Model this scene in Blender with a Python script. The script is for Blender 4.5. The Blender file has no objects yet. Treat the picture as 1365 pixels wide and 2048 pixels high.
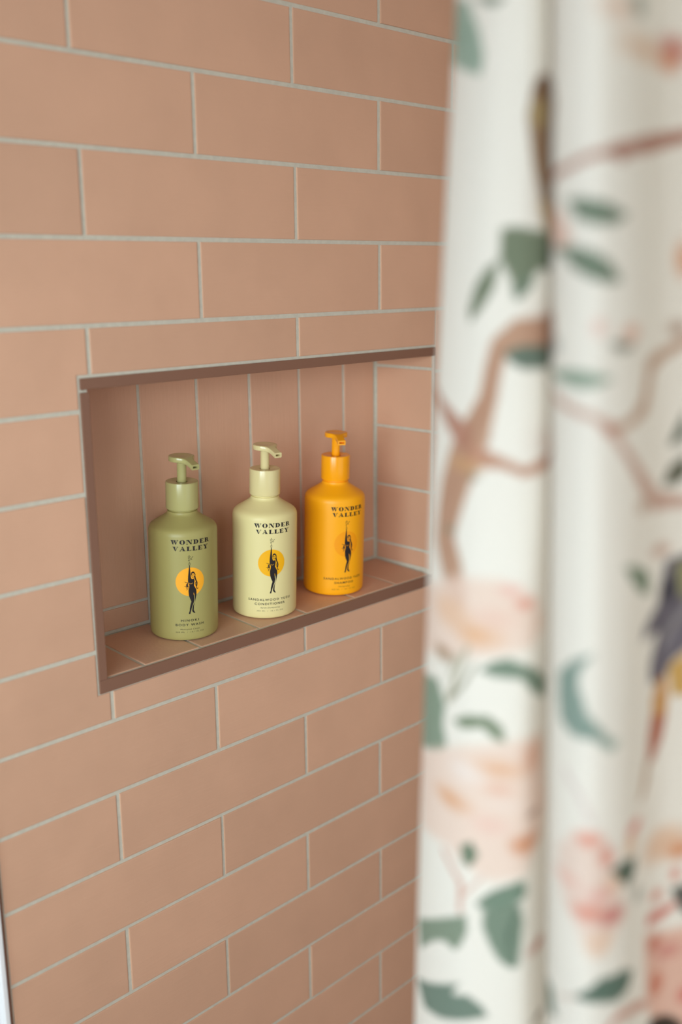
import bpy, bmesh, math, random
import numpy as np
from mathutils import Vector, Matrix
random.seed(7)
D = bpy.data
SC = bpy.context.scene
COL = SC.collection

# ------------------------------------------------------------------ camera, light, exposure
CAM_LOC = (-0.50092, -0.81721, 0.42093)
RIGHT = Vector((0.70631469, -0.707821, -0.01043935))
UP = Vector((0.16670113, 0.15197796, 0.97422453))
FWD = Vector((0.68799003, 0.68984935, -0.22533882))
cd = D.cameras.new('camera')
cam = D.objects.new('camera', cd); COL.objects.link(cam)
m = Matrix((RIGHT, UP, -FWD)).transposed().to_4x4(); m.translation = CAM_LOC
cam.matrix_world = m
cd.sensor_fit = 'VERTICAL'; cd.sensor_height = 36.0; cd.sensor_width = 24.0
cd.lens = 2074.1 / 2048 * 36.0
cd.clip_start = 0.02
cd.dof.use_dof = True; cd.dof.focus_distance = 1.10; cd.dof.aperture_fstop = 2.3
SC.camera = cam

w = D.worlds.new('room_daylight'); SC.world = w; w.use_nodes = True
bg = w.node_tree.nodes['Background']
bg.inputs[0].default_value = (0.92, 0.97, 1.0, 1); bg.inputs[1].default_value = 0.90

def area(name, loc, target, sx, sy, power, color):
    l = D.lights.new(name, 'AREA'); l.shape = 'RECTANGLE'; l.size = sx; l.size_y = sy
    l.energy = power; l.color = color
    o = D.objects.new(name, l); COL.objects.link(o)
    o.location = loc
    o.rotation_euler = (Vector(target) - Vector(loc)).to_track_quat('-Z', 'Y').to_euler()
    return o
wl = area('window_daylight', (-1.75, -1.35, 0.40), (0.0, 0.0, 0.12), 1.1, 1.0, 3.1, (0.87, 0.965, 1.0))
wl.data.spread = math.radians(54)
dl = area('doorway_daylight', (-1.3, -0.5, 0.30), (0.0, -0.1, 0.15), 0.32, 0.5, 0.85, (0.72, 0.95, 1.0))
dl.data.spread = math.radians(60)
area('warm_fill', (0.2, -0.9, 1.22), (0.2, -0.3, 0.0), 0.8, 0.8, 1.2, (1.0, 0.90, 0.76))  # added fill lamp overhead, warms the shaded right side of the curtain

vs = SC.view_settings
SC.display_settings.display_device = 'sRGB'
vs.view_transform = 'Standard'; vs.look = 'None'; vs.gamma = 1.0; vs.use_curve_mapping = False
vs.exposure = 0.07

# ------------------------------------------------------------------ helpers
def lin(c):
    return tuple(((v/255)/12.92 if v/255 <= .04045 else ((v/255+.055)/1.055)**2.4) for v in c)

def mat(name, rgb, rough=0.5, spec=0.5, bump=None, vary=None, sheen=None, metallic=0.0, coat=0.0):
    mt = D.materials.new(name); mt.use_nodes = True
    nt = mt.node_tree; N = nt.nodes; L = nt.links
    b = N['Principled BSDF']
    c = lin(rgb)
    b.inputs['Base Color'].default_value = (*c, 1)
    b.inputs['Roughness'].default_value = rough
    b.inputs['Specular IOR Level'].default_value = spec
    b.inputs['Metallic'].default_value = metallic
    b.inputs['Coat Weight'].default_value = coat
    tc = N.new('ShaderNodeTexCoord')
    if vary:
        n = N.new('ShaderNodeTexNoise'); n.inputs['Scale'].default_value = vary[0]; n.inputs['Detail'].default_value = 4
        L.new(tc.outputs['Object'], n.inputs['Vector'])
        r = N.new('ShaderNodeMapRange'); r.inputs[1].default_value = .3; r.inputs[2].default_value = .7
        r.inputs[3].default_value = 1 - vary[1]; r.inputs[4].default_value = 1 + vary[1]
        L.new(n.outputs[0], r.inputs[0])
        h = N.new('ShaderNodeHueSaturation'); h.inputs['Color'].default_value = (*c, 1)
        L.new(r.outputs[0], h.inputs['Value']); L.new(h.outputs[0], b.inputs['Base Color'])
    if bump:
        prev = None
        for (sx, sy, sz), scale, strength, dist in bump:
            mp = N.new('ShaderNodeMapping'); mp.inputs['Scale'].default_value = (sx, sy, sz)
            L.new(tc.outputs['Object'], mp.inputs[0])
            n = N.new('ShaderNodeTexNoise'); n.inputs['Scale'].default_value = scale; n.inputs['Detail'].default_value = 3
            L.new(mp.outputs[0], n.inputs['Vector'])
            bp = N.new('ShaderNodeBump'); bp.inputs['Strength'].default_value = strength; bp.inputs['Distance'].default_value = dist
            L.new(n.outputs[0], bp.inputs['Height'])
            if prev: L.new(prev.outputs[0], bp.inputs['Normal'])
            prev = bp
        L.new(prev.outputs[0], b.inputs['Normal'])
    return mt

def tile_material(name, rgb, along):
    """Hand-glazed satin tile: colour drifts a little from tile to tile, faint brush lines run along the tile."""
    mt = D.materials.new(name); mt.use_nodes = True
    nt = mt.node_tree; N = nt.nodes; L = nt.links
    b = N['Principled BSDF']
    tc = N.new('ShaderNodeTexCoord'); oi = N.new('ShaderNodeObjectInfo')
    ad = N.new('ShaderNodeVectorMath'); ad.operation = 'ADD'
    cb = N.new('ShaderNodeCombineXYZ')
    mu = N.new('ShaderNodeMath'); mu.operation = 'MULTIPLY'; mu.inputs[1].default_value = 37.0
    L.new(oi.outputs['Random'], mu.inputs[0]); L.new(mu.outputs[0], cb.inputs[0]); L.new(mu.outputs[0], cb.inputs[2])
    L.new(tc.outputs['Object'], ad.inputs[0]); L.new(cb.outputs[0], ad.inputs[1])
    # value per tile + cloudy glaze
    n1 = N.new('ShaderNodeTexNoise'); n1.inputs['Scale'].default_value = 14; n1.inputs['Detail'].default_value = 5
    L.new(ad.outputs[0], n1.inputs['Vector'])
    r1 = N.new('ShaderNodeMapRange'); r1.inputs[1].default_value = .3; r1.inputs[2].default_value = .7
    r1.inputs[3].default_value = .965; r1.inputs[4].default_value = 1.035
    L.new(n1.outputs[0], r1.inputs[0])
    r2 = N.new('ShaderNodeMapRange'); r2.inputs[3].default_value = .96; r2.inputs[4].default_value = 1.04
    L.new(oi.outputs['Random'], r2.inputs[0])
    mm = N.new('ShaderNodeMath'); mm.operation = 'MULTIPLY'
    L.new(r1.outputs[0], mm.inputs[0]); L.new(r2.outputs[0], mm.inputs[1])
    h = N.new('ShaderNodeHueSaturation'); h.inputs['Color'].default_value = (*lin(rgb), 1)
    L.new(mm.outputs[0], h.inputs['Value']); L.new(h.outputs[0], b.inputs['Base Color'])
    b.inputs['Roughness'].default_value = .42; b.inputs['Specular IOR Level'].default_value = .45
    # relief
    prev = None
    st = {'x': (5, 40, 60), 'z': (60, 40, 5), 'y': (60, 5, 60)}[along]
    for scl, sc_, strength, dist in ((st, 1.0, .16, .0015), ((1, 1, 1), 55, .10, .0012), ((1, 1, 1), 12, .30, .0035)):
        mp = N.new('ShaderNodeMapping'); mp.inputs['Scale'].default_value = scl
        L.new(ad.outputs[0], mp.inputs[0])
        n = N.new('ShaderNodeTexNoise'); n.inputs['Scale'].default_value = sc_; n.inputs['Detail'].default_value = 3
        if scl != (1, 1, 1): n.inputs['Scale'].default_value = 5.0
        L.new(mp.outputs[0], n.inputs['Vector'])
        bp = N.new('ShaderNodeBump'); bp.inputs['Strength'].default_value = strength; bp.inputs['Distance'].default_value = dist
        L.new(n.outputs[0], bp.inputs['Height'])
        if prev: L.new(prev.outputs[0], bp.inputs['Normal'])
        prev = bp
    L.new(prev.outputs[0], b.inputs['Normal'])
    return mt

def link(name, me, mt, parent=None, smooth=False):
    o = D.objects.new(name, me); COL.objects.link(o)
    if mt is not None:
        if len(me.materials) == 0: me.materials.append(mt)
    if parent is not None: o.parent = parent
    if smooth:
        for q in me.polygons: q.use_smooth = True
    return o

def mesh(name, verts, faces):
    me = D.meshes.new(name); me.from_pydata(verts, [], faces); me.update(); return me

def struct(o, **k):
    o['kind'] = 'structure'
    for a, b in k.items(): o[a] = b
    return o

def add_box(bm, x0, x1, y0, y1, z0, z1):
    v = [bm.verts.new(c) for c in ((x0,y0,z0),(x1,y0,z0),(x1,y1,z0),(x0,y1,z0),(x0,y0,z1),(x1,y0,z1),(x1,y1,z1),(x0,y1,z1))]
    for f in ((0,3,2,1),(4,5,6,7),(0,1,5,4),(1,2,6,5),(2,3,7,6),(3,0,4,7)):
        bm.faces.new([v[i] for i in f])

def bm_obj(name, bm, mt, parent=None, smooth=False):
    bmesh.ops.recalc_face_normals(bm, faces=bm.faces)
    me = D.meshes.new(name); bm.to_mesh(me); bm.free()
    return link(name, me, mt, parent, smooth)

def box(name, x0, x1, y0, y1, z0, z1, mt, parent=None, bevel=0.0, seg=2):
    bm = bmesh.new(); add_box(bm, x0, x1, y0, y1, z0, z1)
    if bevel:
        bmesh.ops.bevel(bm, geom=bm.edges[:], offset=bevel, segments=seg, affect='EDGES', profile=.5)
    return bm_obj(name, bm, mt, parent)

# ------------------------------------------------------------------ materials
TILE_RGB = (211, 166, 138)
M_tile = tile_material('pink_glaze', TILE_RGB, 'x')
M_tile_z = tile_material('pink_glaze_upright', TILE_RGB, 'z')
M_tile_y = tile_material('pink_glaze_shelf', TILE_RGB, 'y')
M_grout = mat('grey_grout', (200, 194, 179), .9, .2, bump=[((1,1,1), 900, .5, .0006)], vary=(160, .06))
M_trim = mat('brown_rose_metal_edge', (132, 95, 77), .42, .4, metallic=0.0, bump=[((1,1,1), 700, .08, .0003)])
M_white = mat('white_paint', (236, 236, 238), .5, .3)
M_ceil = mat('white_ceiling_paint', (225, 222, 216), .8, .2)
M_floor = mat('pale_stone_floor', (170, 160, 150), .6, .3, vary=(6, .08))
M_chrome = mat('brushed_brass', (190, 165, 120), .3, .5, metallic=1.0)

# ------------------------------------------------------------------ the tiled wall with its niche
W, H = 0.1265, 0.07542                 # half tile pitch, course pitch
G = 0.0020                             # half grout joint
XL, XR = -0.1285, 1.14                 # wall ends
NX0, NX1, NZ0, NZ1, ND = -0.0150, 0.4785, 0.0310, 0.3325, 0.0958   # hole in the field of tiles
ROW0, ROW1 = -6, 21                    # courses, row k lies between z=(9-k)H and (9-k-1)H

bm = bmesh.new()                       # grout bed, a slab with the niche cut out
ztop, zbot = (9-ROW0)*H, (9-ROW1)*H
yf, yb = 0.0009, 0.012
GX0, GX1, GZ0, GZ1 = NX0 + .006, NX1 - .0015, NZ0 + .006, NZ1 - .006     # the bed runs in behind the metal edge
add_box(bm, XL, GX0, yf, yb, zbot, ztop); add_box(bm, GX1, XR, yf, yb, zbot, ztop)
add_box(bm, GX0, GX1, yf, yb, zbot, GZ0); add_box(bm, GX0, GX1, yf, yb, GZ1, ztop)
add_box(bm, XL, XR, ND + .010, ND + .06, zbot, ztop)   # masonry behind
wall = struct(bm_obj('wall_back', bm, M_grout), label='wall of long pink tiles laid in half bond with grey grout')

def tile_mesh(w, h, t=.007, bev=.0011):
    """tile lying in XZ, glazed face towards -Y at y=0, centred; slightly pillowed edge"""
    bm = bmesh.new(); add_box(bm, -w/2, w/2, 0, t, -h/2, h/2)
    es = [e for e in bm.edges if all(abs(v.co.y) < 1e-6 for v in e.verts)]
    bmesh.ops.bevel(bm, geom=es, offset=bev, segments=2, affect='EDGES', profile=.6)
    bmesh.ops.recalc_face_normals(bm, faces=bm.faces)
    me = D.meshes.new('tile'); bm.to_mesh(me); bm.free(); return me

TM = {}
def tile(cx, cy, cz, w, h, mt, parent, rot=(0,0,0), jit=.0004):
    key = (round(w, 4), round(h, 4), mt.name)
    if key not in TM:
        TM[key] = tile_mesh(w, h); TM[key].materials.append(mt)
    o = D.objects.new('tile', TM[key]); COL.objects.link(o); o.parent = parent
    j = random.uniform(-jit, jit)
    n = Matrix.Rotation(rot[2], 3, 'Z') @ Matrix.Rotation(rot[0], 3, 'X') @ Vector((0, j, 0))
    o.location = Vector((cx, cy, cz)) + n
    o.rotation_euler = (rot[0] + random.uniform(-.003, .003), rot[1] + random.uniform(-.0015, .0015), rot[2] + random.uniform(-.003, .003))
    return o

JX = {(0,0):-.0008,(0,2):-.0012,(2,0):.0024,(3,3):.0006,(4,0):-.0012,(8,2):.0015,(8,0):.0004,(9,3):.0018,(9,1):-.0006,(10,0):-.0004,(12,0):.0003,(11,3):-.0003,(14,3):-.0012}
JZ = {1:.0006, 2:.0001, 4:-.0003, 6:-.0003, 7:-.0008, 8:-.0016, 11:-.0004, 13:-.0006}
def zline(k): return (9-k)*H + JZ.get(k, 0)
for k in range(ROW0, ROW1):
    z1, z0 = zline(k) - G, zline(k+1) + G
    us = [u for u in range(-1, 10) if (u - k) % 2 == 0]
    xs = [XL + .0005] + [u*W + JX.get((k, u), random.uniform(-.0004, .0004)) for u in us if XL + .02 < u*W < XR - .02] + [XR]
    for i in range(len(xs)-1):
        a = xs[i] + (G if i else .0015); b_ = xs[i+1] - G
        pieces = [(a, b_, z0, z1)]
        # cut the tiles around the niche
        if a < NX1 and b_ > NX0 and z0 < NZ1 and z1 > NZ0:
            pieces = []
            if a < NX0 - .012: pieces.append((a, NX0 + .0002, z0, z1))
            if b_ > NX1 + .012: pieces.append((NX1 + .002, b_, z0, z1))
            ma, mb = max(a, NX0 + .0002 if a >= NX0 - .012 else NX0 + 0*a), min(b_, NX1)
            if a < NX0 - .012: ma = NX0 + .0002 + .0000
            if z1 > NZ1 + .01: pieces.append((ma if a >= NX0 else NX0 + .0002, mb, NZ1 + .0015, z1))
            if z0 < NZ0 - .01: pieces.append((ma if a >= NX0 else NX0 + .0002, mb, z0, NZ0 - .0006))
            # an L-shaped tile at a niche corner stays one tile
            if len(pieces) == 2 and a < NX0 - .012 and (z1 > NZ1 + .01 or z0 < NZ0 - .01):
                (pa, pb, pz0, pz1), (qa, qb, qz0, qz1) = pieces
                if qb - qa > .004:
                    bmL = bmesh.new()
                    up = z1 > NZ1 + .01
                    if up: P = [(pa, pz0), (pb, pz0), (pb, qz0), (qb, qz0), (qb, pz1), (pa, pz1)]
                    else:  P = [(pa, pz0), (qb, pz0), (qb, qz1), (pb, qz1), (pb, pz1), (pa, pz1)]
                    fr = [bmL.verts.new((x, 0, z)) for x, z in P]; bk = [bmL.verts.new((x, .007, z)) for x, z in P]
                    bmL.faces.new(fr); bmL.faces.new(bk[::-1])
                    for q in range(6): bmL.faces.new((fr[q], fr[(q+1) % 6], bk[(q+1) % 6], bk[q]))
                    bmesh.ops.recalc_face_normals(bmL, faces=bmL.faces)
                    es = [e for e in bmL.edges if all(abs(v.co.y) < 1e-6 for v in e.verts)]
                    bmesh.ops.bevel(bmL, geom=es, offset=.0011, segments=2, affect='EDGES', profile=.6)
                    bm_obj('tile', bmL, M_tile, wall); continue
        for (pa, pb, pz0, pz1) in pieces:
            if pb - pa < .004 or pz1 - pz0 < .004: continue
            tile((pa+pb)/2, 0, (pz0+pz1)/2, pb-pa, pz1-pz0, M_tile, wall)

# niche lining: grout bed + tiles
IX0, IX1 = NX0 + .0110, NX1 - .0045    # inner faces of the jambs
SF, SB = 0.0455, 0.0497                # shelf height at the front and at the back
def liner(name, x0, x1, y0, y1, z0, z1): return box(name, x0, x1, y0, y1, z0, z1, M_grout, wall)
nb = liner('niche_back', IX0 - .012, IX1 + .012, ND + .0009, ND + .0099, .030, .336)
xs = [IX0, .0375, .113, .1888, .2640, .3410, .4165, IX1 - .0015]
for a, b_ in zip(xs[:-1], xs[1:]):
    for z0, z1 in ((.0525, .0755), (.0785, .330)):
        tile((a+b_)/2, ND, (z0+z1)/2, b_-a-.0036, z1-z0, M_tile_z, nb, jit=.0002)
nr = liner('niche_jamb', IX1 + .0009, IX1 + .0105, .0011, ND + .0014, .032, .332)
nl = liner('niche_jamb', IX0 - .0105, IX0 - .0009, .0011, ND + .0014, .032, .332)
zs_ = [.0500, .0735, .1510, .2278, .3047, .3235]
for z0, z1 in zip(zs_[:-1], zs_[1:]):
    tile(IX1, (.002+ND-.003)/2, (z0+z1)/2, ND - .005, z1-z0-.0034, M_tile, nr, rot=(0, 0, -math.pi/2), jit=.0002)
    tile(IX0, (.002+ND-.003)/2, (z0+z1)/2, ND - .005, z1-z0-.0034, M_tile, nl, rot=(0, 0, math.pi/2), jit=.0002)
nt_ = liner('niche_ceiling', IX0, IX1, .0005, ND, .3240, .3315)
ang = math.atan2(SB-SF, ND)
bmS = bmesh.new(); add_box(bmS, IX0, IX1, .0005, ND, -.012, -.0007)
for v in bmS.verts: v.co.z += SF + v.co.y * (SB-SF)/ND
ns = bm_obj('niche_shelf', bmS, M_grout, wall)
xs2 = [IX0, .0400, .1095, .1890, .2590, .3365, .4110, IX1]
for a, b_ in zip(xs2[:-1], xs2[1:]):
    cx, w_ = (a+b_)/2, b_-a-.0034
    tile(cx, (.0028 + ND - .002)/2, SF + (ND/2)*(SB-SF)/ND, w_, ND - .005, M_tile_y, ns, rot=(-math.pi/2 + ang, 0, 0), jit=.0001)
    tile(cx, ND/2, .3225, w_, ND - .004, M_tile_y, nt_, rot=(math.pi/2, 0, 0), jit=.0002)

# metal edge profiles round the niche
def profile(name, x0, x1, z0, z1, lab, m_=None):
    o = struct(box(name, x0, x1, -.0012, .0008, z0, z1, m_ or M_trim, None, bevel=.0005), label=lab); return o
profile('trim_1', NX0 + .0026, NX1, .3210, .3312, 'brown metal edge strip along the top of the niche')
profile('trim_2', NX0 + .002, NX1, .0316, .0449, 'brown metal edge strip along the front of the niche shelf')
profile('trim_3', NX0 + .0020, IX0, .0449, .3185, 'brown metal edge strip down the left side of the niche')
profile('trim_4', IX1 + .0003, NX1 - .0008, .0449, .3210, 'metal edge strip down the right side of the niche, caught light painted in pale', mat('lit_metal_edge', (206, 192, 178), .4, .5))  # pale colour stands in for light caught on the brown strip
struct(box('trim_5', XL - .0032, XL, -.0012, .012, zbot, ztop, M_trim, None, bevel=.0004), label='brown metal edge strip at the left end of the tiled wall')

# white door casing and wall left of the tiles (bright sliver in the corner)
struct(box('trim_6', XL - .0088, XL - .0034, -.0040, .012, zbot, ztop, M_white, None, bevel=.0012), label='white painted casing beside the tiled wall')
struct(box('wall_left', -1.9, XL - .0089, .0062, .05, zbot, ztop, M_white), label='white painted wall left of the tiles')
struct(box('wall_right', XR, XR + .05, -2.6, .05, zbot, ztop, mat('pink_plaster', TILE_RGB, .7, .2)), label='pink end wall behind the curtain')
struct(box('floor', -3.2, XR + .05, -2.6, .05, zbot - .05, zbot, M_floor), label='pale stone floor')
struct(box('ceiling', -3.2, XR + .05, -2.6, .05, ztop + .12, ztop + .16, M_ceil), label='white ceiling')
struct(box('wall_back_upper', XL - .2, XR + .05, .002, .05, ztop, ztop + .12, M_ceil), label='plain wall above the tiles')
bpy.data.objects['wall_back_upper'].name = 'trim_7'

# ------------------------------------------------------------------ pump bottles
def lathe(prof, seg=96):
    vs_, fs = [], []
    for r, z in prof:
        if r < 1e-6: vs_.append((0, 0, z))
        else:
            for i in range(seg): vs_.append((r*math.cos(2*math.pi*i/seg), r*math.sin(2*math.pi*i/seg), z))
    idx = []; n = 0
    for r, z in prof:
        idx.append((n, r < 1e-6)); n += 1 if r < 1e-6 else seg
    for (a, pa), (b_, pb) in zip(idx[:-1], idx[1:]):
        for i in range(seg):
            j = (i+1) % seg
            if pa and pb: continue
            if pa: fs.append((a, b_+j, b_+i))
            elif pb: fs.append((a+i, a+j, b_))
            else: fs.append((a+i, a+j, b_+j, b_+i))
    return vs_, fs

def smooth_prof(pts, n=6):
    out = []
    P = [2*Vector(pts[0])-Vector(pts[1])] + [Vector(q) for q in pts] + [2*Vector(pts[-1])-Vector(pts[-2])]
    for i in range(1, len(P)-2):
        for j in range(n):
            t = j/n; a, b_, c, d = P[i-1], P[i], P[i+1], P[i+2]
            q = .5*((2*b_)+(c-a)*t+(2*a-5*b_+4*c-d)*t*t+(3*b_-a-3*c+d)*t**3)
            out.append((q.x, q.y))
    out.append(tuple(pts[-1])); return out

R = .0360
body_prof = [(0, .0012), (.030, .0010), (.0325, 0)] + smooth_prof([(.0342, .0005), (.0354, .0016), (.0360, .0042)], 4) \
    + [(R, z/1000) for z in range(12, 110, 14)] \
    + smooth_prof([(.0360, .1100), (.03575, .1138), (.0345, .1172), (.0317, .1199), (.0265, .1231), (.0210, .1266), (.0174, .1292)], 5) \
    + [(.0160, .1306), (.0157, .1316), (.0157, .1330), (.0145, .1334), (.0145, .142), (0, .142)]
BODY = mesh('body', *lathe(body_prof))
coll_prof = [(.0125, .1350), (.0163, .1350), (.0169, .1354), (.0171, .1362), (.0170, .1625), (.0168, .1634), (.0163, .1638), (.0070, .1634), (.0058, .1630), (.0056, .1590), (0, .1590)]
COLLAR = mesh('collar', *lathe(coll_prof, 72))
STEM = mesh('pump_stem', *lathe([(.0049, .158), (.0049, .1840), (.0053, .1856), (.0053, .1872), (0, .1872)], 40))

def pump_head_mesh():
    RH = .0134
    xs_ = [-RH*math.cos(math.radians(a)) for a in (4, 12, 22, 34, 48, 62, 76, 90)] + [.003, .006, .0085, .0108, .0130, .0150, .0175, .0205, .0235, .0262]
    def wid(x):
        circ = math.sqrt(max(RH*RH - x*x, 0))
        if x < .0072: return circ
        k = min(1, (x-.0072)/.0105); c0 = math.sqrt(RH*RH-.0072**2)
        s = 1-(1-k)**2.2
        return c0*(1-s) + .0046*s
    def ztop_(x):
        return .1905 - (0 if x < .008 else .0052*((x-.008)/.018)**1.15)
    def zbot_(x):
        return .1851 - (0 if x < .010 else .0052*((x-.010)/.016)**1.1)
    verts, faces, rings = [], [], []
    nn = 24
    for x in xs_:
        w_ = wid(x); zt, zb = ztop_(x), zbot_(x); c = .0009; ring = []
        loop = []
        for t in np.linspace(-1, 1, 9): loop.append((t*(w_-c), zt - (.0007*(1-min(1, (x*x+(t*w_)**2)/(.0105**2)))**.5 if x*x+(t*w_)**2 < .0105**2 else 0)))
        loop += [(w_-c*.3, zt-c*.3), (w_, zt-c), (w_, zb+c), (w_-c*.3, zb+c*.3)]
        for t in np.linspace(1, -1, 9): loop.append((t*(w_-c), zb))
        loop += [(-w_+c*.3, zb+c*.3), (-w_, zb+c), (-w_, zt-c), (-w_+c*.3, zt-c*.3)]
        for (y, z) in loop: ring.append(len(verts)); verts.append((x, y, z))
        rings.append(ring)
    for a, b_ in zip(rings[:-1], rings[1:]):
        n = len(a)
        for i in range(n): faces.append((a[i], b_[i], b_[(i+1) % n], a[(i+1) % n]))
    faces.append(tuple(rings[0]))
    # nozzle mouth: a slot sunk into the end face
    x = xs_[-1]; zt, zb = ztop_(x), zbot_(x); zc = (zt+zb)/2; hw, hh = .0030, (zt-zb)/2-.0016
    er = rings[-1]; n = len(er)
    def slot(xx):
        ids = []
        for i in er:
            y, z = verts[i][1], verts[i][2]
            ids.append(len(verts)); verts.append((xx, max(-hw, min(hw, y*hw/.0046*1.02)), max(zc-hh, min(zc+hh, zc+(z-zc)*1.2))))
        return ids
    s1 = slot(x); s2 = slot(x-.006)
    for i in range(n):
        j = (i+1) % n
        faces.append((er[i], s1[i], s1[j], er[j])); faces.append((s1[i], s2[i], s2[j], s1[j]))
    faces.append(tuple(s2))
    me = mesh('pump_head', verts, faces)
    bm = bmesh.new(); bm.from_mesh(me); bmesh.ops.recalc_face_normals(bm, faces=bm.faces); bm.to_mesh(me); bm.free()
    return me
HEAD = pump_head_mesh()

# ---- flat print wrapped on the body: x = mm along the label, z = mm above the base
def subdiv_tris(verts, tris, maxl):
    """split long edges so that the flat shape can be bent round the bottle"""
    verts = list(verts); out = []; stack = list(tris); cache = {}
    def mid(a, b_):
        k = (min(a, b_), max(a, b_))
        if k not in cache:
            cache[k] = len(verts); verts.append(((verts[a][0]+verts[b_][0])/2, (verts[a][1]+verts[b_][1])/2))
        return cache[k]
    while stack:
        a, b_, c = stack.pop()
        L = [abs(verts[i][0]-verts[j][0]) for i, j in ((a, b_), (b_, c), (c, a))]
        mi = max(range(3), key=lambda i: L[i])
        if L[mi] <= maxl: out.append((a, b_, c)); continue
        if mi == 0: q = mid(a, b_); stack += [(a, q, c), (q, b_, c)]
        elif mi == 1: q = mid(b_, c); stack += [(a, b_, q), (a, q, c)]
        else: q = mid(c, a); stack += [(a, b_, q), (q, b_, c)]
    return verts, out

def tri_poly(poly):
    from mathutils.geometry import tessellate_polygon
    return tessellate_polygon([[Vector((x, z, 0)) for x, z in poly]])

def wrap(name, verts, tris, mt, parent, lift=.00010):
    v2, t2 = subdiv_tris(verts, tris, 1.2)
    V = []
    for x, z in v2:
        a = x/1000/R; rr = R + lift
        V.append((rr*math.sin(a), -rr*math.cos(a), z/1000))
    me = mesh(name, V, [tuple(t) for t in t2])
    bm = bmesh.new(); bm.from_mesh(me)
    for f in bm.faces:
        c = f.calc_center_median()
        if f.normal.x*c.x + f.normal.y*c.y < 0: f.normal_flip()
    bm.to_mesh(me); bm.free()
    return link(name, me, mt, parent)

def collect(polys):
    vs_, ts = [], []
    for p in polys:
        n = len(vs_); vs_ += list(p); ts += [tuple(n+i for i in t) for t in tri_poly(p)]
    return vs_, ts

def stroke(pts, w_):
    """polyline with width(s), as quads"""
    if not isinstance(w_, (list, tuple)): w_ = [w_]*len(pts)
    L, Rr = [], []
    for i, p in enumerate(pts):
        a = Vector(pts[max(i-1, 0)]); b_ = Vector(pts[min(i+1, len(pts)-1)])
        d = (b_-a); d = d.normalized() if d.length > 1e-9 else Vector((1, 0))
        nrm = Vector((-d.y, d.x))*w_[i]/2
        L.append(tuple(Vector(p)+nrm)); Rr.append(tuple(Vector(p)-nrm))
    return [[L[i], L[i+1], Rr[i+1], Rr[i]] for i in range(len(pts)-1)]

def ell(cx, cz, rx, rz, n=40, rot=0):
    return [(cx+rx*math.cos(t)*math.cos(rot)-rz*math.sin(t)*math.sin(rot), cz+rx*math.cos(t)*math.sin(rot)+rz*math.sin(t)*math.cos(rot)) for t in [2*math.pi*i/n for i in range(n)]]

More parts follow.
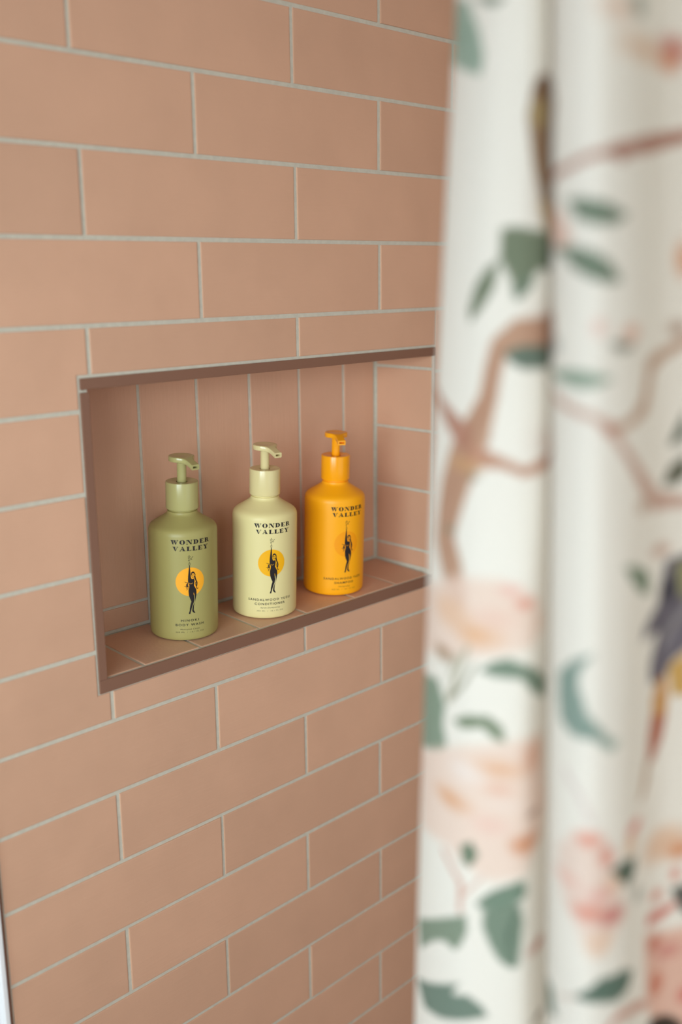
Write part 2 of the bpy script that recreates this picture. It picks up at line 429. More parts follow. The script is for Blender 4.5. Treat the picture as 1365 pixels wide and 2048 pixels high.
# fat-face capitals, unit height 1, each (width, polygons)
def bar(x0, x1, z0=0, z1=1): return [(x0, z0), (x1, z0), (x1, z1), (x0, z1)]
def para(a, b_, c, d): return [(a, 0), (b_, 0), (d, 1), (c, 1)]   # foot from a to b, top from c to d
T = .115
def didone(ch):
    if ch == 'W': return 1.42, [para(.36, .50, 0+.02, .40), para(.36, .46, .62, .70), para(.86, 1.0, .50, .88), para(.90, .98, 1.22, 1.30), bar(0-.02, .46, 1-T, 1), bar(.48, .94, 1-T, 1), bar(1.10, 1.42, 1-T, 1)]
    if ch == 'V': return 1.08, [para(.46, .60, .06, .46), para(.50, .58, .88, .96), bar(-.02, .54, 1-T, 1), bar(.76, 1.08, 1-T, 1)]
    if ch == 'A': return 1.10, [para(.62, 1.02, .46, .60), para(.10, .18, .48, .56), bar(-.02, .30, 0, T), bar(.54, 1.10, 0, T), bar(.28, .70, .30, .30+T)]
    if ch == 'N': return 1.12, [bar(.10, .17), para(.78, 1.0, .08, .50), bar(.93, 1.0), bar(-.02, .30, 0, T), bar(0, .42, 1-T, 1), bar(.80, 1.12, 1-T, 1)]
    if ch == 'D':
        o = [(.42 + .56*math.sin(t), .5-.5*math.cos(t)) for t in [math.pi*i/14 for i in range(15)]]
        i_ = [(.42 + .22*math.sin(t), .5-(.5-T)*math.cos(t)) for t in [math.pi*i/14 for i in range(15)]]
        return 1.02, [bar(.08, .40), bar(-.02, .44, 0, T), bar(-.02, .44, 1-T, 1)] + [[o[i], o[i+1], i_[i+1], i_[i]] for i in range(14)]
    if ch == 'O':
        o = ell(.5, .5, .52, .53, 32); i_ = ell(.5, .5, .17, .47, 32)
        return 1.04, [[o[i], o[(i+1) % 32], i_[(i+1) % 32], i_[i]] for i in range(32)]
    if ch == 'E': return .90, [bar(.08, .42), bar(-.02, .80, 0, T), bar(-.02, .80, 1-T, 1), [(.80, 0), (.86, 0), (.86, .32), (.80, .28), (.70, .07), (.70, 0)], [(.80, 1), (.84, 1), (.84, .70), (.78, .72), (.68, .93), (.68, 1)], bar(.40, .64, .47, .53), bar(.58, .64, .34, .66)]
    if ch == 'R':
        o = [(.46 + .38*math.sin(t), .74-.26*math.cos(t)) for t in [math.pi*i/10 for i in range(11)]]
        i_ = [(.46 + .10*math.sin(t), .74-(.26-T)*math.cos(t)) for t in [math.pi*i/10 for i in range(11)]]
        return 1.06, [bar(.08, .42), bar(-.02, .50, 0, T), bar(-.02, .48, 1-T, 1), bar(.40, .48, .48, .48+T)] + [[o[i], o[i+1], i_[i+1], i_[i]] for i in range(10)] + [[(.52, .48), (.76, .50), (.90, .12), (.98, .06), (1.04, .12), (1.06, .06), (.96, -.02), (.78, -.01), (.66, .08)]]
    if ch == 'L': return .88, [bar(.08, .42), bar(-.02, .80, 0, T), bar(-.02, .54, 1-T, 1), [(.80, 0), (.86, 0), (.86, .36), (.80, .30), (.70, .07), (.70, 0)]]
    if ch == 'Y': return 1.06, [[(.38, .46), (.68, .46), (.44, 1), (.06, 1)], para(0, 0, 0, 0)[:0] or [(.60, .44), (.68, .50), (.94, 1), (.86, 1)], bar(.36, .68, 0, .50), bar(.22, .82, 0, T), bar(-.02, .52, 1-T, 1), bar(.72, 1.06, 1-T, 1)]

def fat_line(text, cx, zc, h, total, tilt=0):
    XS = 1.18; ws = [didone(c)[0]*XS for c in text]; sp = (total/h - sum(ws))/(len(text)-1)
    x = -total/h/2; polys = []
    for c, w_ in zip(text, ws):
        for p in didone(c)[1]:
            polys.append([(cx + (x+px*XS)*h, zc + (pz-.5)*h) for px, pz in p])
        x += w_ + sp
    return polys

def font_line(text, cx, zc, cap, total, bold=.0, shear=0.0, spacing=1.0):
    """sans line from Blender's built-in font, bent later; returns verts and tris in mm"""
    cu = D.curves.new('t', 'FONT'); cu.body = text; cu.align_x = 'CENTER'; cu.size = 1; cu.shear = shear
    cu.space_character = spacing; cu.resolution_u = 3; cu.offset = bold
    o = D.objects.new('t', cu); COL.objects.link(o)
    dg = bpy.context.evaluated_depsgraph_get(); dg.update()
    me = D.meshes.new_from_object(o.evaluated_get(dg))
    bm = bmesh.new(); bm.from_mesh(me); bmesh.ops.triangulate(bm, faces=bm.faces)
    vs_ = [(v.co.x, v.co.y) for v in bm.verts]; ts = [tuple(v.index for v in f.verts) for f in bm.faces]
    bm.free(); D.meshes.remove(me); D.objects.remove(o); D.curves.remove(cu)
    x0 = min(v[0] for v in vs_); x1 = max(v[0] for v in vs_)
    caph = .73
    k = total/(x1-x0)
    return [(cx + (x-(x0+x1)/2)*k, zc + (z-caph/2)*cap/caph) for x, z in vs_], ts

def merge(parts):
    vs_, ts = [], []
    for v, t in parts:
        n = len(vs_); vs_ += list(v); ts += [tuple(n+i for i in q) for q in t]
    return vs_, ts

# figure traced in label millimetres from the disc centre
def F_(pts, k=14.3, ox=766, oy=790): return [((x-ox)/k*1.04, -(y-oy)/k*1.02) for x, y in pts]
TORSO = F_([(752,538),(762,538),(768,640),(773,715),(780,745),(800,752),(816,744),(827,775),(822,810),(816,850),(832,880),(850,915),(853,962),(810,962),(745,985),(738,960),(737,915),(748,870),(750,840),(737,800),(731,770),(735,700),(744,620)])
LEG1 = F_([(738,950),(808,955),(814,1010),(820,1060),(810,1110),(793,1150),(780,1190),(770,1230),(760,1270),(757,1280),(736,1280),(738,1265),(748,1235),(752,1190),(765,1130),(776,1090),(755,1040),(742,1000)])
LEG2 = F_([(814,955),(853,955),(850,1000),(838,1060),(824,1110),(812,1160),(808,1225),(818,1248),(832,1268),(815,1274),(795,1255),(784,1238),(790,1190),(802,1150),(822,1110),(829,1060),(824,1010)])
def line_(pts, w_): return stroke(F_(pts), w_)
HAIR = ([F_([(826,696),(838,700),(846,740),(860,785),(870,825),(864,862),(852,872),(847,842),(852,812),(838,775),(826,735)]), F_([(736,786),(724,800),(713,822),(718,856),(728,878),(738,868),(730,838),(735,812)]), F_([(776,665),(784,645),(802,636),(820,642),(833,662),(832,690),(820,672),(803,662),(790,670),(782,700),(776,690)])]
    + line_([(828,665),(835,690),(828,715),(834,740),(842,765),(853,785),(862,815),(856,845),(852,870)], [.9,1.0,.7,.9,1.1,1.3,1.3,1.0,.7])
    + line_([(852,870),(858,890),(868,908),(880,898),(878,888)], [.8,.8,.7,.5,.3])
    + line_([(846,800),(836,830),(846,860)], [.9,.6,.4]) + line_([(845,845),(852,880),(862,912)], [.5,.5,.3])
    + line_([(733,800),(716,800),(700,798),(690,785),(684,790)], [.8,.7,.6,.5,.3]) + line_([(735,812),(718,822),(706,838),(716,850),(700,858),(680,856)], [.9,.9,.8,.8,.6,.3])
    + line_([(738,850),(722,852),(706,866),(712,884),(722,895),(716,910),(704,912)], [.8,.8,.7,.6,.6,.5,.3]) + line_([(722,852),(728,872),(736,895)], [.5,.5,.3])
    + line_([(820,715),(830,735),(822,752)], [.8,.7,.5]))
FACE = (line_([(785,688),(792,684),(799,688)], .35) + line_([(804,687),(812,683),(819,688)], .35) + [F_(ell(793, 694, 4, 4, 10)), F_(ell(813, 693, 4, 4, 10))]
    + line_([(803,690),(801,706),(806,708)], .25) + [F_(ell(803, 719, 9, 3.6, 12))] + line_([(784,700),(788,718),(800,734),(812,728),(820,710)], .28))
HAND = (line_([(752,540),(745,525),(748,508),(757,496),(766,508),(768,525),(762,540)], .32) + line_([(757,500),(757,530)], .22))
SPRIG = (line_([(756,500),(752,478),(748,455),(757,432),(753,410),(757,390)], .3) + line_([(752,470),(772,450),(790,430),(812,408)], .25)
    + [F_(ell(745, 432, 10, 4, 10, .7)), F_(ell(768, 412, 10, 4, 10, -.6)), F_(ell(748, 468, 10, 4, 10, .7)), F_(ell(787, 452, 10, 4, 10, .5)), F_(ell(800, 418, 12, 4, 10, -.9)),
       F_(ell(764, 458, 9, 3.5, 10, -.8)), F_(ell(756, 396, 9, 3.5, 10, 1.2)), F_(ell(742, 412, 8, 3, 10, .4)), F_(ell(778, 437, 9, 3.5, 10, -1.0))])
BUST = line_([(752,806),(760,818),(774,822),(788,817),(796,806)], .32) + line_([(728,775),(731,800),(742,835),(741,862)], .3) + line_([(822,822),(834,855),(846,880),(856,912)], .25)

M_ink = mat('black_ink', (34, 28, 30), .5, .3)
def make_bottle(kind, loc, label_deg, nozzle_deg, c_body, c_cap, c_sun, lines, label, dz=0):
    root = D.objects.new('pump_bottle', None); COL.objects.link(root)
    root.empty_display_size = .05
    root.location = loc; root.rotation_euler = (ang, 0, 0)
    root['label'] = label; root['category'] = 'bottle'; root['group'] = 'pump bottles in the niche'
    mb = mat(kind + '_satin_plastic', c_body, .40, .35, bump=[((1,1,1), 1400, .05, .0002)])
    mc = mat(kind + '_gloss_plastic', c_cap, .22, .5)
    ms = mat(kind + '_sun_ink', c_sun, .5, .3)
    def inst(me, name, mt, parent):
        o = D.objects.new(name, me.copy()); COL.objects.link(o); o.data.materials.append(mt); o.parent = parent
        for q in o.data.polygons: q.use_smooth = True
        return o
    b = inst(BODY, 'body', mb, root); b.rotation_euler = (0, 0, math.radians(label_deg))
    c = inst(COLLAR, 'collar', mc, root); s = inst(STEM, 'pump_stem', mc, root)
    h = inst(HEAD, 'pump_head', mc, root); h.rotation_euler = (0, 0, math.radians(nozzle_deg))
    for o in (b, c, h):
        md = o.modifiers.new('edges', 'EDGE_SPLIT'); md.split_angle = math.radians(38)
    wrap('sun_disc', *collect([ell(0, 65 + dz, 15.2, 15.4, 64)]), ms, b, .00006)
    off = lambda polys: [[(x, z+65+dz) for x, z in p] for p in polys]
    wrap('figure', *collect(off([TORSO, LEG1, LEG2] + HAIR + FACE + HAND + SPRIG)), M_ink, b, .00012)
    wrap('figure_line', *collect(off(BUST)), ms, b, .00018)
    wrap('brand_lettering', *collect(fat_line('WONDER', 1.6, 107.6 + dz, 4.7, 42.0) + fat_line('VALLEY', 1.6, 100.6 + dz, 4.7, 38.4)), M_ink, b, .00012)
    wrap('product_lettering', *merge([font_line(*q) for q in lines]), M_ink, b, .00012)
    return root

slope = (SB-SF)/ND
def on_shelf(x, y): return (x, y, SF + y*slope + .0006)
make_bottle('olive', on_shelf(.1275, .0535), -25.5, -90 - 4, (164, 154, 94), (178, 171, 114), (247, 170, 40),
    [('HINOKI', -1, 23.0, 2.5, 19, .020, 0, 1.35), ('BODY WASH', -1, 18.2, 2.5, 30, .020, 0, 1.35), ('Nettoyant Corps', -1, 13.4, 1.7, 20.5, 0, .3, 1.2), ('300 ML  /  10.1 FL OZ', -1, 10.2, 1.35, 30, 0, 0, 1.3)],
    'olive green pump bottle of hinoki body wash, left in the tiled niche')
make_bottle('cream', on_shelf(.2340, .0450), -28.5, -90 - 8, (226, 211, 152), (222, 206, 152), (243, 176, 12),
    [('SANDALWOOD YUZU', -1.5, 22.8, 2.6, 50, .020, 0, 1.3), ('CONDITIONER', -1.5, 18.0, 2.6, 35, .020, 0, 1.3), ('Après-Shampooing', -1.5, 13.6, 1.7, 22.5, 0, .3, 1.2), ('300 ML  /  10.1 FL OZ', -1.5, 9.8, 1.35, 30, 0, 0, 1.3)],
    'pale yellow pump bottle of sandalwood yuzu conditioner, middle of the niche')
make_bottle('orange', on_shelf(.3465, .0475), -20.5, -90 - 30, (255, 172, 14), (255, 168, 12), (250, 158, 10),
    [('SANDALWOOD YUZU', -2, 21.6, 2.6, 50, .020, 0, 1.3), ('SHAMPOO', -2, 16.6, 2.6, 24, .020, 0, 1.3), ('Shampooing', -2, 12.0, 1.7, 14.5, 0, .3, 1.2), ('300 ML  /  10.1 FL OZ', -2, 8.4, 1.35, 30, 0, 0, 1.3)],
    'orange pump bottle of sandalwood yuzu shampoo, right in the tiled niche', dz=-1.2)

# ------------------------------------------------------------------ shower curtain
CZ=[-0.0328, 0.0165, 0.1799, 0.3118, 0.4301, 0.5368, 0.5608]
CXY=[
[(-0.0212,-0.4372),(-0.0466,-0.4346),(-0.0719,-0.4480),(-0.0905,-0.4724),(-0.0987,-0.5004),(-0.0931,-0.5211),(-0.0814,-0.5360),(-0.0597,-0.5346),(-0.0470,-0.5340),(-0.0372,-0.5348),(-0.0647,-0.5434),(-0.0851,-0.5543),(-0.1008,-0.5706),(-0.1051,-0.5907),(-0.0879,-0.5992),(-0.0629,-0.5975),(-0.0447,-0.5984),(-0.0302,-0.6059),(-0.0154,-0.6149),(0.0033,-0.6240),(-0.0720,-0.6900),(-0.1320,-0.7150),(-0.1400,-0.7450),(-0.0750,-0.7650),(-0.0700,-0.7950),(-0.1350,-0.8200),(-0.1380,-0.8500),(-0.0800,-0.8750),(-0.0850,-0.9050)],
[(-0.0209,-0.4376),(-0.0460,-0.4353),(-0.0713,-0.4487),(-0.0900,-0.4730),(-0.0984,-0.5007),(-0.0931,-0.5211),(-0.0819,-0.5353),(-0.0603,-0.5336),(-0.0477,-0.5330),(-0.0379,-0.5336),(-0.0654,-0.5424),(-0.0856,-0.5534),(-0.1014,-0.5696),(-0.1058,-0.5895),(-0.0887,-0.5978),(-0.0638,-0.5958),(-0.0456,-0.5965),(-0.0312,-0.6037),(-0.0164,-0.6124),(0.0023,-0.6212),(-0.0720,-0.6900),(-0.1320,-0.7150),(-0.1400,-0.7450),(-0.0750,-0.7650),(-0.0700,-0.7950),(-0.1350,-0.8200),(-0.1380,-0.8500),(-0.0800,-0.8750),(-0.0850,-0.9050)],
[(-0.0197,-0.4392),(-0.0440,-0.4376),(-0.0692,-0.4512),(-0.0883,-0.4751),(-0.0975,-0.5020),(-0.0929,-0.5213),(-0.0837,-0.5326),(-0.0643,-0.5309),(-0.0503,-0.5288),(-0.0407,-0.5290),(-0.0679,-0.5385),(-0.0880,-0.5497),(-0.1038,-0.5658),(-0.1085,-0.5850),(-0.0917,-0.5922),(-0.0678,-0.5898),(-0.0496,-0.5897),(-0.0348,-0.5958),(-0.0202,-0.6036),(-0.0017,-0.6113),(-0.0720,-0.6900),(-0.1320,-0.7150),(-0.1400,-0.7450),(-0.0750,-0.7650),(-0.0700,-0.7950),(-0.1350,-0.8200),(-0.1380,-0.8500),(-0.0800,-0.8750),(-0.0850,-0.9050)],
[(-0.0181,-0.4412),(-0.0419,-0.4403),(-0.0669,-0.4540),(-0.0863,-0.4775),(-0.0962,-0.5036),(-0.0923,-0.5222),(-0.0841,-0.5321),(-0.0738,-0.5333),(-0.0523,-0.5257),(-0.0428,-0.5257),(-0.0697,-0.5356),(-0.0898,-0.5470),(-0.1056,-0.5630),(-0.1105,-0.5816),(-0.0940,-0.5880),(-0.0742,-0.5870),(-0.0549,-0.5856),(-0.0378,-0.5897),(-0.0234,-0.5967),(-0.0050,-0.6036),(-0.0720,-0.6900),(-0.1320,-0.7150),(-0.1400,-0.7450),(-0.0750,-0.7650),(-0.0700,-0.7950),(-0.1350,-0.8200),(-0.1380,-0.8500),(-0.0800,-0.8750),(-0.0850,-0.9050)],
[(-0.0158,-0.4441),(-0.0390,-0.4437),(-0.0640,-0.4575),(-0.0838,-0.4806),(-0.0943,-0.5060),(-0.0911,-0.5239),(-0.0857,-0.5298),(-0.0773,-0.5314),(-0.0545,-0.5224),(-0.0452,-0.5220),(-0.0718,-0.5324),(-0.0917,-0.5440),(-0.1076,-0.5599),(-0.1127,-0.5781),(-0.0965,-0.5838),(-0.0776,-0.5826),(-0.0582,-0.5805),(-0.0408,-0.5836),(-0.0265,-0.5900),(-0.0083,-0.5961),(-0.0720,-0.6900),(-0.1320,-0.7150),(-0.1400,-0.7450),(-0.0750,-0.7650),(-0.0700,-0.7950),(-0.1350,-0.8200),(-0.1380,-0.8500),(-0.0800,-0.8750),(-0.0850,-0.9050)],
[(-0.0134,-0.4472),(-0.0362,-0.4472),(-0.0611,-0.4610),(-0.0813,-0.4837),(-0.0924,-0.5086),(-0.0898,-0.5257),(-0.0874,-0.5273),(-0.0793,-0.5285),(-0.0566,-0.5192),(-0.0474,-0.5186),(-0.0739,-0.5294),(-0.0936,-0.5412),(-0.1095,-0.5570),(-0.1148,-0.5747),(-0.0988,-0.5797),(-0.0801,-0.5780),(-0.0610,-0.5755),(-0.0437,-0.5780),(-0.0296,-0.5837),(-0.0115,-0.5890),(-0.0720,-0.6900),(-0.1320,-0.7150),(-0.1400,-0.7450),(-0.0750,-0.7650),(-0.0700,-0.7950),(-0.1350,-0.8200),(-0.1380,-0.8500),(-0.0800,-0.8750),(-0.0850,-0.9050)],
[(-0.0132,-0.4475),(-0.0359,-0.4477),(-0.0607,-0.4614),(-0.0810,-0.4841),(-0.0922,-0.5088),(-0.0897,-0.5258),(-0.0879,-0.5267),(-0.0797,-0.5279),(-0.0572,-0.5184),(-0.0480,-0.5177),(-0.0744,-0.5287),(-0.0941,-0.5405),(-0.1100,-0.5563),(-0.1153,-0.5739),(-0.0994,-0.5788),(-0.0808,-0.5770),(-0.0616,-0.5743),(-0.0444,-0.5767),(-0.0303,-0.5822),(-0.0123,-0.5874),(-0.0720,-0.6900),(-0.1320,-0.7150),(-0.1400,-0.7450),(-0.0750,-0.7650),(-0.0700,-0.7950),(-0.1350,-0.8200),(-0.1380,-0.8500),(-0.0800,-0.8750),(-0.0850,-0.9050)]]
PRINT=[
('p',(156,176,160),1.1,[(53,553),(86,545),(100,530),(106,517),(104,509),(86,514),(55,524),(53,539)]),
('s',(120,148,130),0.8,[(54,548,0.3),(84,530,1.1),(100,514,0.4)]),
('p',(108,124,106),1.1,[(94,545),(119,540),(114,537),(105,539)]),
('p',(158,126,96),1.9,[(151,507),(140,499),(134,489),(140,476),(145,463),(150,450),(158,444),(250,442),(237,473),(249,492),(233,505)]),
('e',(190,168,120),1.6,(148,490,9.3,5.9)),
('e',(120,88,60),1.4,(152,502,6.7,4.3)),
('p',(205,170,110),1.4,[(147,452),(153,452),(238,436),(154,436)]),
('p',(232,196,180),1.6,[(242,451),(263,444),(271,434),(265,430),(242,431)]),
('s',(180,126,108),1.1,[(238,460,2.2),(269,463,1.6),(286,467,1.6),(297,469,2.8),(325,473,3.8),(358,479,2.8)]),
('e',(165,110,92),1.1,(298,467,4.7,3.2)),
('p',(108,124,106),1.1,[(266,450),(278,450),(289,448),(303,443),(294,439),(283,439),(274,442)]),
('p',(108,124,106),1.1,[(241,430),(269,431),(282,429),(291,424),(299,416),(291,415),(282,417),(271,422),(264,427)]),
('s',(130,155,132),0.8,[(265,429,0.4),(282,424,0.7),(294,418,0.4)]),
('s',(130,155,132),0.8,[(270,448,0.4),(283,444,0.7),(297,442,0.3)]),
('p',(112,124,100),1.4,[(122,440),(129,441),(146,439),(234,432),(235,421),(147,421),(140,413),(131,407),(128,417),(122,426)]),
('p',(112,124,100),1.4,[(122,426),(120,413),(114,404),(105,396),(103,402),(108,414),(115,422)]),
('p',(120,135,118),1.1,[(134,416),(142,420),(144,414),(133,407),(129,411)]),
('s',(192,150,124),1.6,[(238,393,11.9),(134,392,6.8),(124,386,4.9),(121,374,4.8),(119,360,5.2),(112,343,9.6),(102,327,12.4),(94,310,13.0),(89,295,11.9),(87,284,11.9),(96,271,10.8),(103,256,7.6)]),
('s',(186,136,116),1.4,[(54,361,1.6),(80,351,4.3),(102,341,7.2)]),
('s',(196,148,124),1.4,[(113,332,6.0),(129,329,2.7),(140,325,2.4),(149,328,3.2),(239,341,4.9)]),
('s',(170,122,98),1.1,[(123,384,0.8),(120,362,1.2),(109,339,1.6),(93,305,1.6),(98,277,0.8)]),
('e',(158,140,118),1.1,(112,321,4.0,2.2)),
('e',(140,138,116),1.1,(94,290,4.7,2.2)),
('e',(205,160,120),1.6,(105,326,12.7,3.8)),
('p',(98,116,102),1.1,[(126,383),(135,386),(148,386),(249,383),(153,375),(137,375),(130,378)]),
('e',(165,172,168),2.2,(253,388,7.1,3.8)),
('p',(144,164,146),1.1,[(240,376),(274,379),(284,378),(294,375),(285,372),(277,371),(266,372)]),
('s',(206,170,154),1.4,[(250,366,2.2),(274,361,2.0),(284,359,1.6),(292,354,2.8),(302,343,2.4),(317,329,4.3),(334,315,4.9),(360,311,2.4)]),
('s',(198,164,140),1.4,[(292,353,2.0),(306,355,2.4),(321,361,4.3),(325,370,4.3),(327,378,4.3),(342,383,2.8),(358,388,2.4)]),
('e',(192,130,112),1.1,(292,353,4.0,2.2)),
('e',(240,205,194),1.6,(286,397,3.3,3.8)),
('e',(230,180,158),1.6,(307,394,7.3,3.8)),
('p',(118,120,104),1.4,[(291,390),(298,391),(309,389),(306,387),(298,386)]),
('p',(78,92,76),1.1,[(357,356),(350,346),(346,340),(350,339),(358,344)]),
('p',(92,94,76),1.1,[(341,322),(347,330),(358,335),(359,324),(348,320)]),
('p',(112,132,108),1.1,[(302,290),(311,289),(327,282),(329,271),(321,272),(310,281)]),
('e',(200,160,142),1.6,(339,290,8.0,3.2)),
('e',(200,170,150),1.6,(321,315,6.7,3.8)),
('p',(98,92,104),1.4,[(344,284),(360,286),(362,238),(350,232),(342,220),(330,225),(330,234),(339,249),(330,249),(321,248),(324,255),(338,263)]),
('e',(62,60,68),1.6,(346,269,6.0,6.5)),
('p',(150,148,108),1.6,[(351,281),(360,282),(360,262),(354,265)]),
('s',(152,148,150),1.4,[(344,241,1.6),(350,250,2.0),(359,258,2.0)]),
('s',(130,124,136),1.1,[(337,227,1.2),(344,238,1.2),(358,245,1.6)]),
('p',(208,164,84),1.4,[(347,229),(360,236),(361,212),(350,213)]),
('p',(206,150,84),1.4,[(339,224),(346,225),(347,209),(345,201),(333,204),(333,215)]),
('p',(182,104,78),1.4,[(332,206),(346,204),(343,192),(336,182),(328,181),(329,195)]),
('s',(190,158,132),1.4,[(329,183,2.7),(326,173,3.2),(322,166,1.6)]),
('e',(232,198,176),3.8,(296,523,9.3,4.3)),
('e',(150,156,142),1.9,(312,526,7.3,4.3)),
('e',(226,184,152),4.3,(320,510,19.3,4.3)),
('e',(200,108,92),3.2,(348,514,10.7,5.4)),
('e',(222,150,112),2.7,(344,508,7.3,3.8)),
('e',(224,160,118),2.7,(355,425,5.3,7.6)),
('e',(170,132,108),2.2,(351,394,6.0,3.2)),
('p',(242,214,198),4.3,[(57,248),(105,268),(130,270),(146,262),(154,246),(146,235),(130,230),(98,221),(51,209),(52,238)]),
('e',(226,140,118),2.2,(142,258,4.0,2.7)),
('e',(240,190,178),2.4,(135,265,4.7,2.7)),
('e',(232,178,132),4.3,(117,239,11.3,5.4)),
('e',(236,196,166),3.8,(97,246,16.0,8.1)),
('e',(240,206,190),3.2,(127,249,10.0,4.9)),
('e',(170,138,108),1.9,(92,221,10.7,4.3)),
('s',(178,172,148),1.4,[(113,231,1.2),(106,215,1.6),(99,197,2.2)]),
('s',(188,182,160),1.4,[(106,225,1.2),(99,211,1.2)]),
('s',(150,150,128),1.1,[(118,223,0.8),(110,209,1.2),(102,200,1.6)]),
('p',(120,140,122),1.1,[(120,220),(127,226),(135,229),(146,224),(157,212),(156,201),(148,208),(141,218),(128,218)]),
('p',(134,152,132),1.4,[(53,196),(86,204),(96,193),(94,181),(99,170),(90,163),(56,150)]),
('p',(122,138,112),1.1,[(103,187),(114,194),(126,196),(133,191),(135,182),(130,183),(123,189),(111,185)]),
('p',(134,156,146),1.1,[(262,236),(275,247),(285,252),(278,241),(278,233),(280,230),(282,223),(288,216),(298,204),(296,202),(285,210),(274,209),(265,213),(262,224)]),
('e',(160,180,168),1.4,(295,206,4.7,2.2)),
('p',(242,214,198),4.3,[(53,146),(113,176),(143,185),(154,166),(158,141),(151,121),(144,106),(130,101),(115,106),(102,112),(66,105)]),
('e',(228,168,122),3.5,(103,141,12.0,4.9)),
('e',(234,184,148),3.5,(132,167,10.0,4.3)),
('e',(218,146,102),3.0,(144,124,6.0,5.4)),
('e',(242,206,192),3.2,(128,134,8.0,4.9)),
('e',(228,180,156),2.7,(148,174,5.3,9.2)),
('e',(236,190,168),3.2,(132,155,5.3,3.2)),
('e',(246,232,224),3.2,(113,161,10.0,5.4)),
('e',(244,224,212),3.2,(135,147,8.7,3.8)),
('p',(106,128,106),1.1,[(112,117),(119,122),(123,115),(118,106),(114,108)]),
('s',(214,160,142),1.1,[(98,107,1.6),(113,95,1.6),(113,77,1.2)]),
('s',(220,176,160),1.1,[(114,87,0.8),(125,102,0.7)]),
('p',(112,134,116),1.1,[(122,85),(126,91),(131,96),(138,101),(143,104),(145,100),(145,93),(138,88),(131,85),(126,83)]),
('p',(118,138,120),1.1,[(126,82),(132,87),(142,90),(144,79),(143,64),(142,51),(139,50),(134,54),(130,62),(126,72)]),
('s',(130,154,136),0.8,[(126,85,0.3),(136,91,0.8),(144,99,0.4)]),
('s',(84,106,92),0.8,[(142,89,0.4),(138,71,0.8),(139,54,0.4)]),
('p',(130,146,126),1.1,[(62,40),(117,77),(118,67),(114,56),(110,51),(102,52),(92,46),(70,25)]),
('p',(110,130,116),1.1,[(64,1),(88,15),(114,32),(109,22),(119,27),(127,23),(130,17),(100,0),(81,-7)]),
('p',(240,214,200),3.2,[(263,146),(278,162),(293,158),(299,145),(302,128),(307,111),(297,103),(287,96),(278,111),(268,122)]),
('e',(232,146,124),2.2,(284,159,6.0,3.8)),
('e',(226,140,120),1.9,(293,149,4.0,4.9)),
('e',(202,92,88),2.4,(297,116,7.3,4.3)),
('e',(228,142,122),2.7,(284,120,8.0,4.3)),
('e',(240,190,176),2.4,(270,133,8.0,3.2)),
('e',(224,126,110),1.9,(315,154,6.7,3.8)),
('e',(240,206,182),2.4,(297,133,6.7,5.9)),
('e',(240,208,184),3.2,(290,103,7.3,7.0)),
('e',(236,180,170),2.7,(290,129,6.0,3.8)),
('e',(238,196,160),2.2,(311,147,5.3,4.9)),
('p',(76,98,82),1.1,[(295,141),(306,142),(317,137),(315,128),(308,126),(302,133)]),
('e',(150,156,148),1.4,(319,115,4.0,3.8)),
('s',(228,214,208),1.6,[(269,189,2.0),(279,181,1.6),(285,168,1.4)]),
('p',(86,112,98),1.1,[(277,72),(290,84),(306,82),(315,74),(310,68),(301,67),(287,71),(279,71)]),
('p',(96,120,106),1.4,[(239,57),(258,62),(264,50),(255,44),(240,44)]),
('s',(210,190,176),1.4,[(266,64,0.8),(278,71,0.8)]),
('e',(234,192,160),4.3,(345,133,18.0,9.2)),
('e',(222,148,100),2.7,(356,127,7.3,4.9)),
('e',(220,134,114),1.9,(353,114,3.3,3.8)),
('s',(214,124,110),2.2,[(333,93,3.6),(344,93,3.2),(354,97,1.6)]),
('e',(214,130,110),1.9,(339,105,5.3,3.2)),
('p',(74,78,70),1.4,[(350,106),(362,107),(362,87),(357,92)]),
('p',(230,176,154),3.8,[(327,87),(346,82),(365,82),(366,12),(339,19),(329,51)]),
('e',(196,98,78),2.2,(337,78,6.0,3.8)),
('e',(206,120,94),2.4,(339,53,6.0,7.0)),
('e',(212,110,100),2.4,(360,41,4.7,4.9)),
('e',(212,140,130),2.7,(348,70,8.7,4.3)),
('p',(38,38,30),1.6,[(331,31),(338,33),(350,31),(358,25),(362,10),(329,21)]),
('s',(212,158,140),1.6,[(294,53,1.6),(302,58,2.4),(328,46,2.7)]),
('e',(198,140,124),2.2,(151,57,4.7,3.8)),
('e',(140,130,118),1.6,(152,10,4.0,2.4)),
('e',(150,122,110),1.4,(148,140,2.7,1.9))]

CXY = np.array(CXY); CZ = np.array(CZ)
def cr(P, n=24):
    Q = np.vstack([2*P[0]-P[1], P, 2*P[-1]-P[-2]]); res = []
    for i in range(1, len(Q)-2):
        for j in range(n):
            t = j/n; a, b_, c, d = Q[i-1], Q[i], Q[i+1], Q[i+2]
            res.append(.5*((2*b_)+(c-a)*t+(2*a-5*b_+4*c-d)*t*t+(3*b_-a-3*c+d)*t**3))
    res.append(Q[-2]); return np.array(res)
def plan(z):
    return np.array([[np.interp(z, CZ, CXY[:, i, k]) for k in range(2)] for i in range(CXY.shape[1])])
mid = cr(plan(.3)); S = np.r_[0, np.cumsum(np.hypot(*np.diff(mid, axis=0).T))]
ss = np.linspace(0, S[-1], 620)
zz = np.concatenate([np.linspace(-.86, -.14, 40)[:-1], np.linspace(-.14, .62, 500), np.linspace(.62, 1.05, 30)[1:]])
prm = np.interp(ss, S, np.arange(len(S)))
ns_, nz_ = len(ss), len(zz)
Gd = np.empty((nz_, ns_, 3))
for iz, z in enumerate(zz):
    c = cr(plan(z)); i = np.arange(len(c))
    Gd[iz, :, 0] = np.interp(prm, i, c[:, 0]); Gd[iz, :, 1] = np.interp(prm, i, c[:, 1]); Gd[iz, :, 2] = z
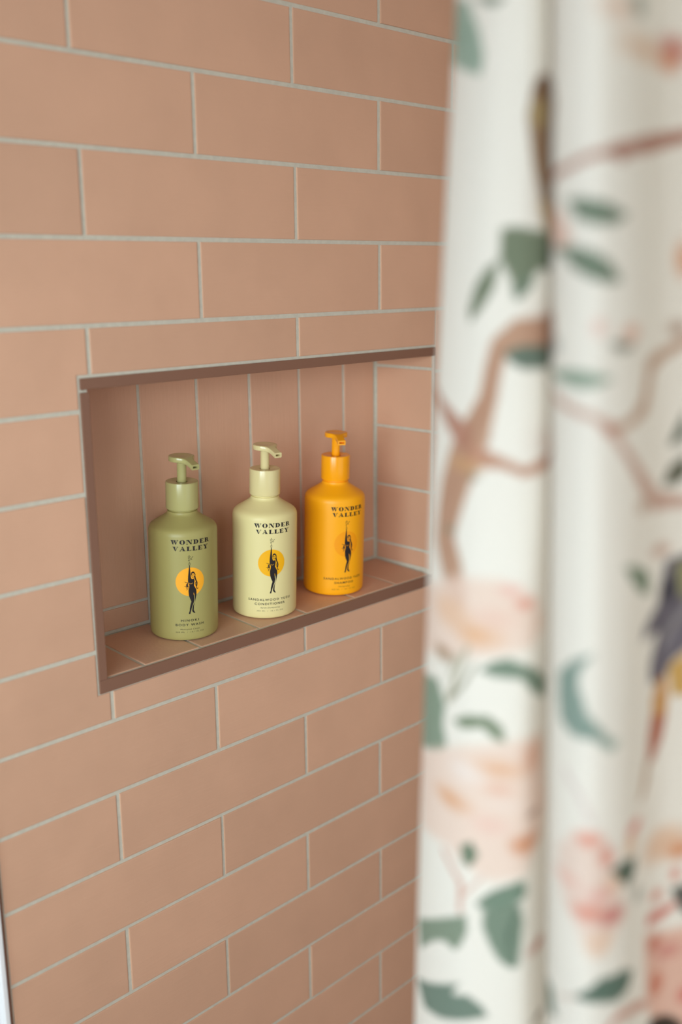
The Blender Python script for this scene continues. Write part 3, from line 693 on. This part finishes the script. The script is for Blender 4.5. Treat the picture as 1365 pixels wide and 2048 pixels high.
# print painted in cloth coordinates (mm)
Smm = np.tile(ss*1000, (nz_, 1)); Zmm = np.tile((zz*1000)[:, None], (1, ns_))
CLOTH = np.array(lin((245, 240, 230)))
img = np.ones((nz_, ns_, 3))*CLOTH
def blend(sl, a, col):
    img[sl] = img[sl]*(1-a[..., None]) + np.array(lin(col))*a[..., None]
def region(x0, x1, y0, y1):
    a = np.searchsorted(ss*1000, [x0, x1]); b_ = np.searchsorted(zz*1000, [y0, y1])
    return (slice(b_[0], b_[1]), slice(a[0], a[1]))
def seg_dist(X, Y, ax, ay, bx, by):
    dx, dy = bx-ax, by-ay; L2 = dx*dx+dy*dy+1e-9
    t = np.clip(((X-ax)*dx+(Y-ay)*dy)/L2, 0, 1)
    return np.hypot(X-ax-t*dx, Y-ay-t*dy), t
def paint(e, ds, dz_):
    k, col, soft, g = e; soft = max(soft*(1.0 if k == 'e' else .7), .5)
    if k == 'e':
        x, y, rx, ry = g; x += ds; y += dz_
        sl = region(x-rx-2*soft, x+rx+2*soft, y-ry-2*soft, y+ry+2*soft); X, Y = Smm[sl], Zmm[sl]
        if X.size == 0: return
        d = (np.hypot((X-x)/rx, (Y-y)/ry)-1)*min(rx, ry)
        blend(sl, np.clip(.5-d/(2*soft), 0, 1)*.8, col); return
    P = [(q[0]+ds, q[1]+dz_) for q in g]
    w_ = max([q[2] for q in g]) if k == 's' else 0
    xs_ = [q[0] for q in P]; ys_ = [q[1] for q in P]; m_ = w_+2*soft
    sl = region(min(xs_)-m_, max(xs_)+m_, min(ys_)-m_, max(ys_)+m_); X, Y = Smm[sl], Zmm[sl]
    if X.size == 0: return
    if k == 's':
        d = np.full(X.shape, 1e9)
        for i in range(len(P)-1):
            q, t = seg_dist(X, Y, *P[i], *P[i+1]); d = np.minimum(d, q-(g[i][2]*(1-t)+g[i+1][2]*t))
    else:
        d = np.full(X.shape, 1e9); inside = np.zeros(X.shape, bool)
        for i in range(len(P)):
            (ax, ay), (bx, by) = P[i], P[(i+1) % len(P)]
            q, _ = seg_dist(X, Y, ax, ay, bx, by); d = np.minimum(d, q)
            if ay != by:
                c = ((ay > Y) != (by > Y)) & (X < (bx-ax)*(Y-ay)/(by-ay)+ax); inside ^= c
        d = np.where(inside, -d, d)
    blend(sl, np.clip(.5-d/(2*soft), 0, 1)*(.95 if soft < 2 else .8), col)
for dz_ in (-800, 800, 0):
    for ds in (420, 0):
        for e in PRINT: paint(e, ds, dz_)
rng = np.random.RandomState(3)
img *= 1 + .02*(rng.rand(nz_, ns_, 1)-.5)
verts = Gd.reshape(-1, 3)
me = D.meshes.new('fabric')
idx = np.arange(nz_*ns_).reshape(nz_, ns_)
quads = np.stack([idx[:-1, :-1], idx[:-1, 1:], idx[1:, 1:], idx[1:, :-1]], -1).reshape(-1, 4)
me.vertices.add(len(verts)); me.vertices.foreach_set('co', verts.ravel())
me.loops.add(quads.size); me.loops.foreach_set('vertex_index', quads.ravel())
me.polygons.add(len(quads)); me.polygons.foreach_set('loop_start', np.arange(0, quads.size, 4)); me.polygons.foreach_set('loop_total', np.full(len(quads), 4))
me.update(calc_edges=True); me.validate()
ca = me.color_attributes.new('print', 'FLOAT_COLOR', 'POINT')
ca.data.foreach_set('color', np.concatenate([img.reshape(-1, 3), np.ones((len(verts), 1))], 1).ravel().astype(np.float32))
mf = D.materials.new('printed_linen'); mf.use_nodes = True
N = mf.node_tree.nodes; L = mf.node_tree.links
pb = N['Principled BSDF']; at = N.new('ShaderNodeAttribute'); at.attribute_name = 'print'
L.new(at.outputs['Color'], pb.inputs['Base Color']); pb.inputs['Roughness'].default_value = .9; pb.inputs['Specular IOR Level'].default_value = .15
tr = N.new('ShaderNodeBsdfTranslucent'); mx = N.new('ShaderNodeMixShader'); mx.inputs[0].default_value = .22
L.new(at.outputs['Color'], tr.inputs['Color']); L.new(pb.outputs[0], mx.inputs[1]); L.new(tr.outputs[0], mx.inputs[2])
L.new(mx.outputs[0], N['Material Output'].inputs['Surface'])
wv = N.new('ShaderNodeTexNoise'); wv.inputs['Scale'].default_value = 900; tcn = N.new('ShaderNodeTexCoord'); L.new(tcn.outputs['Object'], wv.inputs['Vector'])
bpn = N.new('ShaderNodeBump'); bpn.inputs['Strength'].default_value = .2; bpn.inputs['Distance'].default_value = .0004
L.new(wv.outputs[0], bpn.inputs['Height']); L.new(bpn.outputs[0], pb.inputs['Normal'])
cur = link('shower_curtain', me, mf, None, smooth=True)
cur['label'] = 'off-white shower curtain printed with blossoms, leaves and birds, gathered in folds at right'
cur['category'] = 'curtain'
# rod the curtain hangs from (above the frame)
bmR = bmesh.new()
bmesh.ops.create_cone(bmR, cap_ends=True, segments=24, radius1=.0125, radius2=.0125, depth=2.35, matrix=Matrix.Translation((-.09, -1.18, 1.0625)) @ Matrix.Rotation(math.pi/2, 4, 'X'))
rod = bm_obj('curtain_rod', bmR, M_chrome, None, True)
rod['label'] = 'round metal rod that carries the printed shower curtain'; rod['category'] = 'rod'
